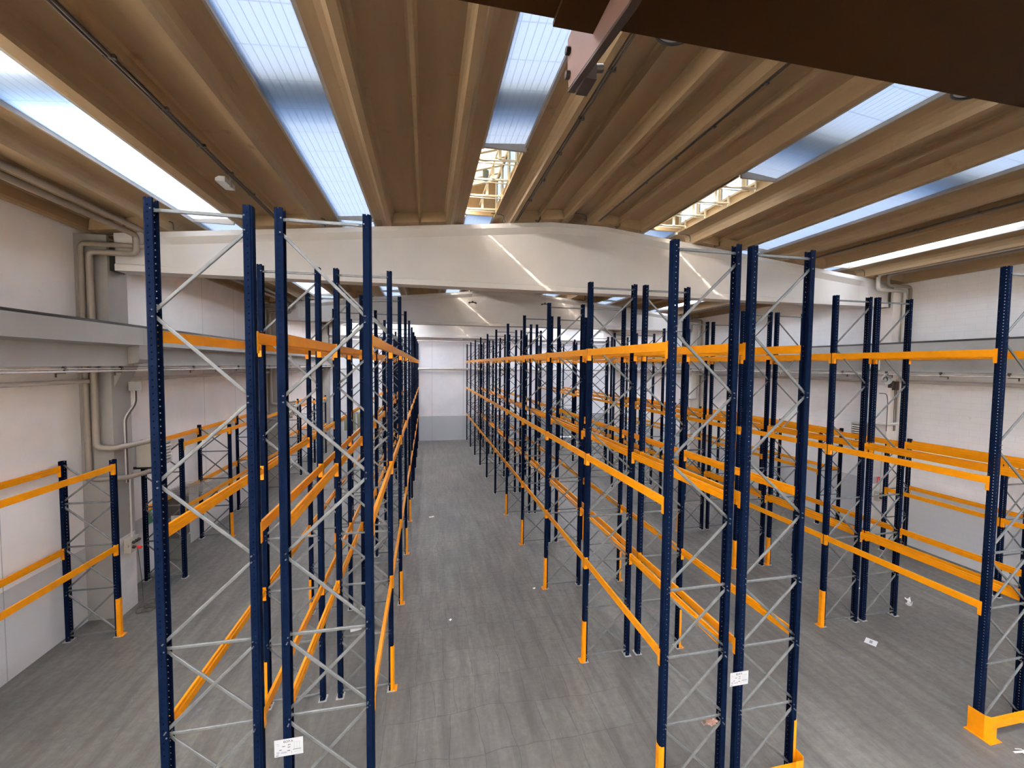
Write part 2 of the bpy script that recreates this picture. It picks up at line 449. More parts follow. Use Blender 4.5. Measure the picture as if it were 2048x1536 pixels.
for bi, (a, b) in enumerate(BAYS):
    for pi, c in enumerate(PC):
        sl = SL if c < XC else -SL
        o = obj('ceiling', panel_mesh(0, b-a, sl), 'ceil', None, (c, a, ztop(c)))
        tag(o, 'brown ribbed concrete ceiling panel, %s, %s bay' % (PLACE[pi], BAYN[bi]), 'ceiling', None, 'structure')
GAPS = [(0, 1), (1, 2), (2, 3), (4, 5), (5, 6), (6, 7)]
GN = ['leftmost', 'second from left', 'left lantern', 'right lantern', 'second from right', 'rightmost']
wn = 0
for bi, (a, b) in enumerate(BAYS):
    for gi, (p, q) in enumerate(GAPS):
        x0, x1 = PC[p]+1.18, PC[q]-1.18
        sp = SL if PC[p] < XC else -SL; sq = SL if PC[q] < XC else -SL
        z0 = ztop(PC[p]) + sp*1.18 + ZW + .075; z1 = ztop(PC[q]) - sq*1.18 + ZW + .075
        lant = gi in (2, 3) and bi > 0
        ye = b-3.62 if lant else b
        wn += 1
        win = tag(link('window_%d' % wn, None), 'milky strip skylight, %s, %s bay' % (GN[gi], BAYN[bi]), 'skylight', None, 'structure')
        # milky sheets in view; brighter fill-light sheets added in unseen stretches
        yl, yc = [(a, b), (a, 3.6), (a+2.1, 15.4), (a+2.3, b)][bi]
        for (ya, yb_, mt) in ((a, yl, 'sheet'), (yl, min(yc, ye), 'sheetnew'), (min(yc, ye), ye, {0: 'sheetleft', 5: 'sheetright'}.get(gi, 'sheet'))):
            if yb_-ya < .05: continue
            sh = MB(); n = 10; pts = []
            for i in range(n+1):
                t = i/n; x = x0-.02+(x1-x0+.04)*t; z = z0+(z1-z0)*t + 0.0
                pts += [(x, ya, z), (x, yb_, z)]
            sh.poly(pts, [(2*i, 2*i+1, 2*i+3, 2*i+2) for i in range(n)])
            obj('skylight_sheet', sh, mt, win)
        fr = MB()
        for (x, z, s_) in ((x0, z0, 1), (x1, z1, -1)):
            fr.box(x-.015*s_, x+.035*s_, a, ye, z-.075, z-.02)
            fr.box(x-.06*s_, x+.02*s_, a, ye, z-.03, z+.05)
        fr.box(x0, x1, ye-.05, ye, min(z0, z1)-.06, max(z0, z1)+.10)
        obj('skylight_frame', fr, 'frame', win)
        if lant:
            L = tag(link('skylight_lantern', None), 'open roof lantern with side windows, %s, %s bay' % (['left of ridge', 'right of ridge'][gi-2], BAYN[bi]), 'lantern', None, 'structure')
            zb = (z0+z1)/2 - .05; y0, y1 = ye+.01, b-.12; zt = zb+.95
            c = MB()                                      # curbs and end walls
            c.box(x0-.06, x0-.02, y0, y1, zb-.02, z0+.043); c.box(x1+.0, x1+.06, y0, y1, zb-.02, zb+.16)
            c.box(x0-.06, x1+.06, y0-.05, y0, zb+.05, zt+.05); c.box(x0-.06, x1+.06, y1, y1+.05, zb-.02, zt+.05)
            c.box(x1-.05, x1-.01, y0, y1, zb-.07, zb-.02)
            obj('lantern_curb', c, 'ceil', L)
            f = MB(); nb = 4; st = (y1-y0)/nb
            f.box(x1-.01, x1+.05, y0, y1, zb+.16, zb+.21); f.box(x1-.01, x1+.05, y0, y1, zt-.07, zt)
            for i in range(nb+1):
                yy = y0+st*i; f.box(x1-.01, x1+.05, yy-.045, yy-.005, zb+.16, zt); f.box(x1-.01, x1+.05, yy+.01, yy+.045, zb+.16, zt)
            obj('window_frame', f, 'lanternframe', L)
            obj('window_glass', MB().box(x1+.018, x1+.024, y0, y1, zb+.2, zt-.06), 'glass', L)
            s2 = MB(); s2.poly([(x0-.05, y0, z0+.108), (x0-.05, y1, z0+.108), (x0-.05, y1, zt-.262), (x0-.05, y0, zt-.262)], [(0, 1, 2, 3)])  # slit left above the curb, added to throw the sun streak
            s2.poly([(x0-.05, y0, zt-.262), (x0-.05, y1, zt-.262), (x1+.09, y1, zt+.03), (x1+.09, y0, zt+.03)], [(0, 1, 2, 3)])
            obj('lantern_sheet', s2, 'sheetwarm', L)
            rb = MB()
            for i in range(nb*2+1):
                yy = y0+st*i/2; rb.prism([(x0-.04, zt-.30), (x1, zt-.03), (x1, zt+.0), (x0-.04, zt-.265)], 'Y', yy-.015, yy+.015)
                rb.box(x0-.04, x0-.01, yy-.015, yy+.015, z0+.043, zt-.27)
            obj('lantern_rib', rb, 'frame', L)
            cb = MB()
            for i in range(1, nb+1):
                yy = y0+st*(i-.45)
                cb.tube([(x0-.02, yy, zb-.02), (x1-.03, yy, zb+.02)], .026, 8)
                cb.tube([(x0-.02, yy+.16, zb-.0), (x1-.06, yy+.2, zb+.03)], .012, 6)
                cb.box(x1-.07, x1-.03, yy-.02, yy+.02, zb-.05, zb+.20)
                cb.box((x0+x1)/2-.03, (x0+x1)/2+.03, yy-.05, yy-.02, zb, zb+.30)
            cb.tube([((x0+x1)/2, y0, zb+.28), ((x0+x1)/2-.02, y1, zb+.25)], .018, 8)
            obj('opening_gear', cb, 'lanternframe', L)
            mo = MB(); ym = y0+st*2.4
            mo.tube([((x0+x1)/2-.05, ym, zb+.30), ((x0+x1)/2-.05, ym, zb+.52)], [.07, .075], 12)
            obj('vent_motor', mo, surf('motor_green_grey', (.10, .13, .12), .4), L)
# opaque strip added above the roof to cast the dark band across skylights
for bi in (1, 2, 3):
    yy = BAYS[bi][0]+5.25
    m = MB()
    for (u0, u1) in ((XL, XC), (XC, XR)):
        m.poly([(u0, yy, ztop(u0)+.62), (u1, yy, ztop(u1)+.62), (u1, yy+.8, ztop(u1)+.62), (u0, yy+.8, ztop(u0)+.62),
                (u0, yy, ztop(u0)+.80), (u1, yy, ztop(u1)+.80), (u1, yy+.8, ztop(u1)+.80), (u0, yy+.8, ztop(u0)+.80)],
               [(0, 1, 2, 3), (4, 7, 6, 5), (0, 4, 5, 1), (3, 2, 6, 7), (0, 3, 7, 4), (1, 5, 6, 2)])
    struct('roof_walkway', m, 'rooftop', 'walkway on the roof seen as a dark band through skylights, %s bay' % BAYN[bi], cat='roof')

# ------------------------------------------------------------------ pallet racking
P_ = 2.78
Y0 = 4.86
PD, PW = .085, .112          # post depth (across rack) and width (along aisle)
CACHE = {}
def post_mesh(h, sgn):
    k = ('post', h, sgn)
    if k not in CACHE:
        t = .004; d = PD/2; hw = PW/2
        # open C: web faces the aisle (sgn), flanges, returned lips
        o = [(d, -hw*.72), (d, hw*.72), (d*.72, hw*.78), (d*.55, hw), (-d, hw), (-d, hw-.022), (-d+t, hw-.022), (-d+t, hw-t), (d*.55-.001, hw-t), (d*.72-t, hw*.78-t), (d-t, hw*.70), (d-t, -hw*.70), (d*.72-t, -hw*.78+t), (d*.55-.001, -hw+t), (-d+t, -hw+t), (-d+t, -hw+.022), (-d, -hw+.022), (-d, -hw), (d*.55, -hw), (d*.72, -hw*.78)]
        m = MB().prism([(x*sgn, y) for x, y in o], 'Z', .006, h)
        CACHE[k] = m.mesh('post', 'post')
    return CACHE[k]
def bar(m, p, q, w=.036, d=.024):
    """pressed brace: rounded section flattened and bolted at both ends"""
    p, q = Vector(p), Vector(q); ax = (q-p).normalized(); side = Vector((-ax.z, 0, ax.x)); dep = Vector((0, 1, 0))
    L = (q-p).length; vs = []; fs = []
    st = [(0, w*.9, .007), (.05, w*.95, .008), (.085, w, d), (L-.085, w, d), (L-.05, w*.95, .008), (L, w*.9, .007)]
    for (t, ww, dd) in st:
        c = p+ax*t
        for (u, v) in ((-.5, -.3), (-.32, -.5), (.32, -.5), (.5, -.3), (.5, .3), (.32, .5), (-.32, .5), (-.5, .3)):
            vs.append(c+side*(u*ww)+dep*(v*dd))
    n = len(st)
    for i in range(n-1):
        for k in range(8): fs.append((i*8+k, i*8+(k+1) % 8, (i+1)*8+(k+1) % 8, (i+1)*8+k))
    fs += [tuple(range(8))[::-1], tuple(range((n-1)*8, n*8))]
    m.poly(vs, fs)
    for c in (p+ax*.02, q-ax*.02):                         # bolt heads through the post flange
        m.tube([c+dep*-(PW/2+.008), c+dep*(PW/2+.008)], .008, 6)
    return m
def brace_list(w, h, flip):
    a, b = .008, w-.008
    if flip: a, b = b, a
    out = []
    def H(z): out.append(('horizontal_brace', (a, -.0, z), (b, .0, z)))
    def D(z0, z1, y): out.append(('diagonal_brace', (a, y, z0), (b, y, z1)))
    tall = h > 5
    for z in (.10, 1.10, 2.06, 3.0): H(z)
    for (z0, z1) in ((.14, 1.05), (1.15, 2.02), (2.11, 2.96)):
        D(z0, z1, -.026); D(z1, z0, .026)
    if tall:
        zz = [3.05, 3.92, 4.78, 5.65, 6.53, 7.45]
        for i in range(5):
            if i % 2 == 0: D(zz[i]+.02, zz[i+1]-.02, -.012)
            else: D(zz[i+1]-.02, zz[i]+.02, -.012)
        H(7.57)
    else:
        D(h-.09, 3.05, -.026); D(3.05, h-.09, .026)
    return out
def beam_mesh(sgn, length, whole):
    k = ('beam', sgn, length, whole)
    if k not in CACHE:
        l = length/2
        prof = [(0, 0), (0, .12), (-.03, .12), (-.03, .082), (-.052, .082), (-.052, 0), (-.046, -.0), (-.006, -.0)]
        m = MB().prism([(x*sgn, z) for x, z in prof], 'Y', -l, l)
        if whole:
            for s_ in (-1, 1): connector_geo(m, sgn, s_, l)
        CACHE[k] = m.mesh('beam', 'orange')
    return CACHE[k]
def connector_geo(m, sgn, s_, l):
    y1 = s_*l; yo = s_*(l+.046)
    ya, yb = min(y1, yo), max(y1, yo)
    m.box(.001*sgn, .006*sgn, ya, yb, -.105, .132)
    e = s_*(l-.004); ea, eb = min(e, y1), max(e, y1)
    m.box(.006*sgn, -.06*sgn, ea, eb, -.105, .132)
def connector_mesh(sgn, s_, length):
    k = ('con', sgn, s_, length)
    if k not in CACHE:
        m = MB(); connector_geo(m, sgn, s_, length/2)
        CACHE[k] = m.mesh('connector', 'orange')
    return CACHE[k]
def guard_mesh(sgn):
    k = ('guard', sgn)
    if k not in CACHE:
        t = .006; d = PD/2+.012; hw = PW/2+.008
        o = [(-.01, hw), (d*.55, hw), (d, hw*.55), (d, -hw*.55), (d*.55, -hw), (-.01, -hw), (-.01, -hw+t), (d*.5, -hw+t), (d-t, -hw*.5), (d-t, hw*.5), (d*.5, hw-t), (-.01, hw-t)]
        m = MB().prism([(x*sgn, y) for x, y in o], 'Z', .008, .85)
        m.box(.03*sgn, (d+.05)*sgn, -.08, .08, .0, .01)
        CACHE[k] = m.mesh('post_guard', 'guard')
    return CACHE[k]
def plate_mesh():
    if 'plate' not in CACHE:
        m = MB().box(-.07, .07, -.085, .085, 0, .006)
        for (x, y) in ((-.045, .07), (.045, -.07)): m.tube([(x, y, .006), (x, y, .02)], .009, 6)
        CACHE['plate'] = m.mesh('foot_plate', 'plate')
    return CACHE['plate']

def rack(label, xl, w, ys, levels, h, flips, detail, guards=(), gside=0, group=None, skip=()):
    """one run of upright frames joined by load beams; xl = centre of the left posts"""
    root = thing('pallet_rack', label, 'pallet rack', (xl, ys[0], 0), group=group)
    for k, y in enumerate(ys):
        fr = link('upright_frame', None, root, (0, y-ys[0], 0))
        for s_, x in ((-1, 0), (1, w)):
            link('post', post_mesh(h, s_), fr, (x, 0, 0)); link('foot_plate', plate_mesh(), fr, (x, 0, 0))
        fl = flips[k % len(flips)]
        bl = brace_list(w, h, fl)
        if k < detail:
            for j, (nm, p, q) in enumerate(bl):
                key = ('br', w, h, fl, j)
                if key not in CACHE: CACHE[key] = bar(MB(), p, q).mesh(nm, 'galv')
                link(nm, CACHE[key], fr)
        else:
            key = ('brall', w, h, fl)
            if key not in CACHE:
                m = MB()
                for (nm, p, q) in bl: bar(m, p, q)
                CACHE[key] = m.mesh('bracing_lattice', 'galv')
            link('bracing_lattice', CACHE[key], fr)
        if k in guards: link('post_guard', guard_mesh(-1 if gside == 0 else 1), root, (0 if gside == 0 else w, y-ys[0], 0))
    for k in range(len(ys)-1):
        if k in skip: continue
        L = ys[k+1]-ys[k]-PW-.004
        for zi, z in enumerate(levels):
            for s_, x in ((-1, 0), (1, w)):
                whole = k >= detail-1
                loc = (x+s_*(PD/2+.001), (ys[k]+ys[k+1])/2-ys[0], z)
                b = link('beam', beam_mesh(s_, L, whole), root, loc)
                if not whole:
                    for e in (-1, 1): link('connector', connector_mesh(s_, e, L), b)
    return root
YS = [Y0+P_*k for k in range(11)]
LV = (2.05, 4.16, 6.245)
N, F_ = 0, 1
H7 = 7.68
rack('tall rack run in the left double row, its outer half facing the left wall', -2.724, .896, YS, LV, H7, [N], 6, range(5), 0)
rack('tall rack run bordering left side of central aisle, white load sign on front post', -1.533, .888, YS, LV, H7, [F_], 6, range(5), 1)
rack('tall rack run bordering the right side of the central aisle', 3.16, .945, YS, LV, H7, [N], 6, range(5), 0)
rack('tall rack run backing the central aisle run, white load sign on its front left post', 4.347, .955, YS, LV, H7, [N, F_, F_, N, F_], 6, range(5), 1)
rack('tall rack run on the far side of right aisle, front post at right photo edge', 9.067, .955, YS, LV, H7, [N], 6, range(1, 5), 0)
rack('rightmost tall rack run, between the low right wall racks and its twin run', 10.253, .963, YS, LV, H7, [N, N, F_, N, F_], 6, (2,), 0)
LD = (1.92, 3.70)
rack('low rack bay in front of nearest left column, cut by left photo edge', -7.57, .92, [7.57, 10.35], LD, 3.92, [F_, F_], 9, (1,), 1)
rack('low rack run along the left wall beyond the nearest column', -7.57, .92, [12.87, 15.69, 18.5, 21.3], LD, 3.92, [F_, N], 9, (1,), 1)
rack('far low rack run along left wall beyond the second column', -7.57, .92, [23.75, 26.55, 29.35], LD, 3.92, [F_, N], 2, (), 1)
LE = (2.0, 3.52)
rack('low rack run along the right wall before the nearest column', 14.86, .95, [4.95, 7.75, 10.55], LE, 3.70, [N], 9, (), 1)
rack('low rack run along the right wall beyond the nearest column', 14.86, .99, [12.88, 15.68, 18.48, 21.28], LE, 3.70, [N, F_], 9, (), 1)
rack('far low rack run along right wall beyond the second column', 14.86, .97, [23.75, 26.55, 29.35], LE, 3.70, [N, F_], 2, (), 1)

# end guard rails bolted to the floor at the row ends
def end_guard(label, x0, x1, y):
    t = thing('end_guard', label, 'guard rail', ((x0+x1)/2, y, 0))
    l = (x1-x0)/2
    c = MB().prism([(-l, -.035), (l, -.035), (l, .035), (-l, .035)], 'Z', .27, .285)
    c.box(-l, l, -.042, -.035, .17, .285); c.box(-l, l, .0, .035, .17, .18)
    obj('rail', c, 'guard', t)
    for s_ in (-1, 1):
        cx = s_*l
        pr = [(cx-s_*.10, -.065), (cx+s_*.03, -.065), (cx+s_*.085, -.01), (cx+s_*.085, .20), (cx+s_*.078, .20), (cx+s_*.078, -.006), (cx+s_*.027, -.058), (cx-s_*.10, -.058)]
        obj('corner_guard', MB().prism(pr, 'Z', .008, .40), 'guard', t)
        pl = MB().box(cx-.13, cx+.13, -.12, .22, 0, .009)
        obj('floor_plate', pl, 'guard', t)
    return t
end_guard('orange floor guard rail across the front of the right double row', 8.99, 11.30, 4.70)
end_guard('orange floor guard rail at bottom edge across the centre right double row', 3.22, 5.27, 4.70)

# ------------------------------------------------------------------ load signs
def load_sign(label, loc, w=.295, h=.195, tilt=0., big=True):
    t = thing('load_sign', label, 'sign', loc, (0, tilt, 0))
    obj('panel', MB().box(-w/2, w/2, -.0015, .0015, -h/2, h/2), 'white', t)
    k = MB()
    def bx(x, z, ww, hh): obj('figure', MB().box(x-ww/2, x+ww/2, -.0026, -.0015, z-hh/2, z+hh/2), 'ink', t)
    g = MB()
    def gx(x, z, ww, hh): g.box(x-ww/2, x+ww/2, -.0026, -.0015, z-hh/2, z+hh/2)
    u, v = w/.295, h/.195
    for (x, z, a, b) in ((.005, .028, .028, .006), (-.052, .016, .03, .006), (.002, .0, .028, .006), (-.085, -.022, .026, .006), (.0, -.04, .03, .007), (-.118, -.082, .03, .006)): bx(x*u, z*v, a*u, b*v)
    for (x, z, a, b) in ((.085, -.034, .085, .005),): bx(x*u, z*v, a*u, b*v)
    for i in range(3): gx((.058+.026*i)*u, .01*v, .004*u, .07*v)
    for (x, z, a, b) in ((-.115, .05, .03, .005), (-.06, -.055, .04, .018), (-.112, -.052, .03, .03), (-.03, -.055, .02, .02), (.03, -.062, .008, .03), (.09, -.06, .07, .004), (.09, .05, .07, .004), (-.11, .03, .03, .004)): gx(x*u, z*v, a*u, b*v)
    obj('table_lines', g, 'greyink', t)
    cu = bpy.data.curves.new('lettering', 'FONT'); cu.body = 'BOP.A'; cu.size = .036*v; cu.align_x = 'CENTER'; cu.extrude = .0005
    cu.materials.append(M['ink'])
    tmp = bpy.data.objects.new('lettering', cu); COL.objects.link(tmp); bpy.context.view_layer.update()
    me = bpy.data.meshes.new_from_object(tmp.evaluated_get(bpy.context.evaluated_depsgraph_get())); bpy.data.objects.remove(tmp)
    me.name = 'lettering'; link('lettering', me, t, (-.005*u, -.0022, .056*v), (PI/2, 0, 0))
    return t
load_sign('white load capacity sign on front post left of central aisle', (-1.512, 4.795, 1.747), tilt=0.)
load_sign('white load capacity sign on front post right of central aisle', (4.318, 4.795, 1.646))
load_sign('small white load sign on low rack post by the left wall', (-6.775, 12.80, 1.69), .28, .21)

# ------------------------------------------------------------------ crane bridge overhead
cr = thing('crane_bridge', 'dark brown overhead crane girder crossing the upper right corner', 'crane', (4.22, .85, 7.2))
def rel(o): return o
g_ = MB().box(-10.6, 10.6, -.55, .52, .0, .85)
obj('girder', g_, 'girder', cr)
obj('cover_plate', MB().box(-3.80, -3.62, .30, .534, -.016, 0), 'girder', cr)
a_ = thing_arm = link('arm_bracket', None, cr)
pr = [(-.55, -.135), (.275, -.128), (.78, -.040), (.795, .02), (.80, .165), (.745, .168), (.52, .0), (-.55, .0)]
obj('arm_plate', MB().prism([(y, z) for y, z in pr], 'X', -3.655, -3.635), 'arm', a_)
obj('arm_flange', MB().prism([(-.55, -.145), (.275, -.138), (.79, -.05), (.79, -.042), (.275, -.128), (-.55, -.135)], 'X', -3.655, -3.627), 'darksteel', a_)
bo = MB()
obj('bolt', MB().tube([(-3.672, .772, .10), (-3.635, .772, .10)], .016, 6), 'darksteel', a_)
obj('bolt', MB().tube([(-3.672, .772, .005), (-3.635, .772, .005)], .016, 6), 'darksteel', a_)
sb = MB().box(-3.632, -3.585, .66, .76, -.075, .02)
sb.tube([(-3.60, .70, -.01), (-3.545, .70, .0)], .016, 10)
obj('stop_block', sb, 'darksteel', a_)
for s_ in (-1, 1):
    e = MB().box(s_*10.78-.2, s_*10.78+.2, -1.4, 1.4, -.21, .12)
    for yy in (-1.1, 1.1): e.tube([(s_*10.73-.05, yy, -.18), (s_*10.73+.05, yy, -.18)], .12, 16)
    obj('end_carriage', e, 'girder', cr)

# ------------------------------------------------------------------ lamps
def high_bay(label, x, y, zr, r, ztop_):
    t = thing('high_bay_lamp', label, 'lamp', (x, y, zr))
    obj('reflector', MB().lathe([(r, 0), (r*.97, .02), (r*.80, .12), (r*.45, .22), (.07, .26), (.06, .262)], (0, 0, 0), 28), 'beige', t)
    obj('rim', MB().tube([(r*math.cos(2*PI*k/28), r*math.sin(2*PI*k/28), 0) for k in range(29)], .014, 6, False), 'black', t)
    obj('diffuser', MB().lathe([(r*.95, .012), (0.001, .012)], (0, 0, 0), 28), 'white', t)
    obj('gear_housing', MB().tube([(0, 0, .25), (0, 0, .45)], .075, 14), 'beige', t)
    obj('rod', MB().tube([(0, 0, .45), (0, 0, ztop_-zr)], .008, 6), 'galv', t)
    return t
high_bay('round lamp peeking below crane girder, left of the pair', 2.31, 3.55, 9.2, .22, ztop(2.31)+.02)
high_bay('round lamp peeking below crane girder, right of the pair', 6.07, 3.56, 9.2, .22, ztop(6.07)+.02)
def hung_mount(label, x, y, z):
    t = thing('lamp_hanger', label, 'lamp hanger', (x, y, z))
    obj('rod', MB().tube([(0, 0, .03), (.0, 0, ztop(x)+.25-z)], .012, 6), 'pipe', t)
    m = MB().box(-.17, .17, -.03, .03, -.02, .02)
    m.tube([(-.20, 0, -.03), (-.12, 0, -.01)], .035, 8); m.tube([(.12, 0, -.01), (.20, 0, -.04)], .035, 8); m.tube([(0, 0, -.0), (0, 0, .07)], .04, 8)
    obj('hook_bar', m, 'darksteel', t)
hung_mount('small dark lamp hanger below left roof lantern of the middle bay', 2.19, 20., 9.07)
hung_mount('small dark lamp hanger below right roof lantern of the middle bay', 5.85, 20., 9.13)

# emergency light on the second ceiling panel
t = thing('emergency_light', 'small white emergency light on ceiling conduit at upper left', 'light', (-3.52, 8.55, 9.27))
obj('housing', MB().prism([(-.16, .0), (.0, .0), (.0, .09), (-.10, .09), (-.16, .05)], 'Y', -.20, .20), 'white', t)
obj('bracket', MB().box(.0, .02, -.03, .03, -.02, .20).box(.0, .10, -.03, .03, .17, .19), 'frame', t)

# ------------------------------------------------------------------ conduits under the roof
def conduit(label, pts, r, mat, clips=None, n=2):
    t = thing('cable_conduit', label, 'conduit', pts[0])
    o = Vector(pts[0])
    m = MB()
    for j in range(n):
        m.tube([Vector(p)-o+Vector((j*.045, 0, 0)) for p in pts], r, 6)
    obj('conduit_tube', m, mat, t)
    if clips:
        a, b = Vector(pts[0]), Vector(pts[-1])
        c = MB().box(-.03, .045*n, -.02, .02, -.018, .03).mesh('clip', mat)
        L = (b-a).length
        for i in range(1, int(L/clips)):
            p = a+(b-a)*(i*clips/L)-o
            link('clip', c, t, p)
    return t
def rib(x): return ztop(x)
conduit('dark cable conduit along middle rib of second ceiling panel', [(-3.49, .8, rib(-3.45)+.10), (-3.49, 11.0, rib(-3.45)+.10)], .022, 'cable', .95, 2)
conduit('pale cable conduit along the left rib of ridge panel', [(2.36, .8, rib(2.3)+.02), (2.36, 11.0, rib(2.3)+.02)], .016, 'cable', 1.1, 2)
conduit('dark cable conduit right of the ridge on ceiling panel', [(4.73, .8, rib(4.7)+.05), (4.73, 11.0, rib(4.7)+.05)], .02, 'cable', 1.1, 2)
conduit('dark cable conduit on second ceiling panel from right', [(11.80, .8, rib(11.8)+.10), (11.80, 11.0, rib(11.8)+.10)], .02, 'cable', 1.2, 2)
# little bent cable loops at panel ends over the nearest beam
for i, (x, lb) in enumerate(((-5.72, 'by leftmost skylight'), (-2.45, 'by second skylight'), (2.04, 'beside left lantern'), (2.93, 'left of ridge'), (3.68, 'just left of ridge'), (4.40, 'at the ridge'), (5.28, 'just right of ridge'), (6.05, 'right of ridge'), (7.67, 'beside right lantern'), (8.5, 'right of right lantern'), (14.17, 'by rightmost skylight'))):
    z = rib(x)
    m = MB().tube([(0, .0, -.02), (0, .0, .10), (-.02, .0, .15), (-.07, .0, .17), (-.35, -.02, .18)], .013, 6)
    o = obj('cable_loop', m, 'cable', None, (x, 11.0, z)); tag(o, 'bent cable loop above nearest roof beam, %s' % lb, 'cable', 'cable loops above the nearest roof beam')

# ------------------------------------------------------------------ heating pipes and wall services
def bend(pts, r=.10, n=4):
    """round the corners of a polyline"""
    pts = [Vector(p) for p in pts]; out = [pts[0]]
    for i in range(1, len(pts)-1):
        a = (pts[i-1]-pts[i]).normalized(); b = (pts[i+1]-pts[i]).normalized()
        p0 = pts[i]+a*r; p2 = pts[i]+b*r
        for k in range(n+1):
            t = k/n; out.append(p0*(1-t)**2 + pts[i]*2*t*(1-t) + p2*t*t)
    out.append(pts[-1]); return out
def pipe(label, pts, r, mat='pipe', name='heating_pipe', rb=.12, fl=True):
    o = Vector(pts[0]); t = thing(name, label, 'pipe', pts[0])
    obj('pipe_run', MB().tube([p-o for p in bend(pts, rb)], r, 12), mat, t)
    return t
yf = BY[1][0]
for bi in (1, 2):
    yf = BY[bi][0]; yp = BY[bi-1][1]+.1; nm = ['', 'nearest', 'second'][bi]
    # left: two pipes under the eaves panel, dropping down the column face to the heater
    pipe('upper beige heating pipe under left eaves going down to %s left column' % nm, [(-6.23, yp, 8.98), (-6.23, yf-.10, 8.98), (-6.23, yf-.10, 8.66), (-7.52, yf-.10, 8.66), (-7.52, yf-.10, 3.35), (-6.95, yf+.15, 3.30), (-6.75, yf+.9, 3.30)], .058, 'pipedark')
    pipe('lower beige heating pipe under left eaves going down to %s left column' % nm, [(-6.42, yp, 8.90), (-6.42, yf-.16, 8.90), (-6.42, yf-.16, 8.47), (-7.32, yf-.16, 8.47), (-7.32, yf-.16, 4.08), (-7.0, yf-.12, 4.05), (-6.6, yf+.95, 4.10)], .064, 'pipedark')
    # right
    pipe('upper beige heating pipe under right eaves going down to %s right column' % nm, [(14.72, yp, 9.16), (14.72, yf-.10, 9.16), (14.72, yf-.10, 8.66), (15.88, yf-.10, 8.66), (15.88, yf-.10, 4.15), (15.45, yf-.06, 4.12), (15.3, yf+.5, 4.12)], .058)
    pipe('lower beige heating pipe under right eaves going down to %s right column' % nm, [(15.05, yp, 9.14), (15.05, yf-.16, 9.14), (15.05, yf-.16, 8.80), (16.02, yf-.16, 8.80), (16.02, yf-.16, 3.2)], .05, 'pipedark')  # dark tone stands in for the shaded gap beside the column
def heater(label, x, y, z, rz):
    t = thing('unit_heater', label, 'heater', (x, y, z), (0, 0, rz))
    obj('cabinet', MB().box(-.24, .24, -.27, .27, -.30, .30), 'beige', t)
    obj('louvre_opening', MB().box(.24, .246, -.22, .22, -.24, .24), 'louvre', t)
    m = MB()
    for i in range(6):
        z_ = -.20+.08*i
        m.poly([(.246, -.22, z_), (.246, .22, z_), (.30, .22, z_-.035), (.30, -.22, z_-.035), (.246, -.22, z_+.008), (.246, .22, z_+.008), (.30, .22, z_-.027), (.30, -.22, z_-.027)],
               [(0, 1, 2, 3), (4, 7, 6, 5), (0, 4, 5, 1), (2, 6, 7, 3), (1, 5, 6, 2), (0, 3, 7, 4)])
    obj('louvre', m, 'beige', t)
    obj('support_arm', MB().box(-.34, .1, -.22, -.19, -.36, -.30).box(-.34, .1, .19, .22, -.36, -.30), 'black', t)
    obj('valve', MB().tube([(-.05, -.05, .30), (-.05, -.05, .40)], .03, 8).box(-.09, .03, -.06, -.04, .38, .40), 'black', t)
    return t
heater('beige unit heater with black louvres on nearest left column', -6.92, 12.18, 3.68, 0)
heater('beige unit heater with black louvres on second left column', -6.92, 22.85, 3.68, 0)
heater('beige unit heater with louvres beside the nearest right column', 15.83, 12.05, 3.72, PI)
heater('beige unit heater with louvres beside the second right column', 15.83, 22.75, 3.72, PI)

for side in (0, 1):
    sn = ['left', 'right'][side]; sg = 1 if side == 0 else -1
    xb = -6.85 if side == 0 else 15.29; xw = -7.42 if side == 0 else 15.86
    t = thing('busbar', 'thin beige crane busbar below the %s runway beam' % sn, 'busbar', (xb, YF+.3, 5.83))
    obj('bar', MB().tube([(0, 0, 0), (0, YB-YF-.6, 0)], .022, 8).tube([(0, 0, .055), (0, YB-YF-.6, .055)], .012, 6), 'pipe', t)
    c = MB(); yy = 0
    if True:
        c.box(-.012, .012, yy-.012, yy+.012, -.02, .12); c.prism([(-.035, .06), (.035, .06), (.012, .11), (-.012, .11)], 'Y', yy-.03, yy+.03)
        c.box(-.01, .01, yy-.2, yy-.18, -.10, 0); c.box(-.01, .01, yy-.2, yy+.02, -.035, -.02)
    c = c.mesh('hanger', 'darksteel')
    for i in range(7, 28): link('hanger', c, t, (0, 1.5*i, 0))
    t = thing('supply_pipe', 'horizontal beige supply pipe on the %s wall below runway beam' % sn, 'pipe', (xw, YF+.3, 5.60))
    obj('pipe_run', MB().tube([(0, 0, 0), (0, YB-YF-.6, 0)], .05 if side == 0 else .06, 10), 'pipe', t)
pipe('horizontal pale pipe crossing the end wall below the beam', [(XL+.6, YB-.35, 5.70), (XR-.6, YB-.35, 5.70)], .09)
pipe('upper horizontal pipe across end wall just under far beam', [(XL+.7, YB-.5, 7.85), (XR-.7, YB-.5, 7.85)], .05)

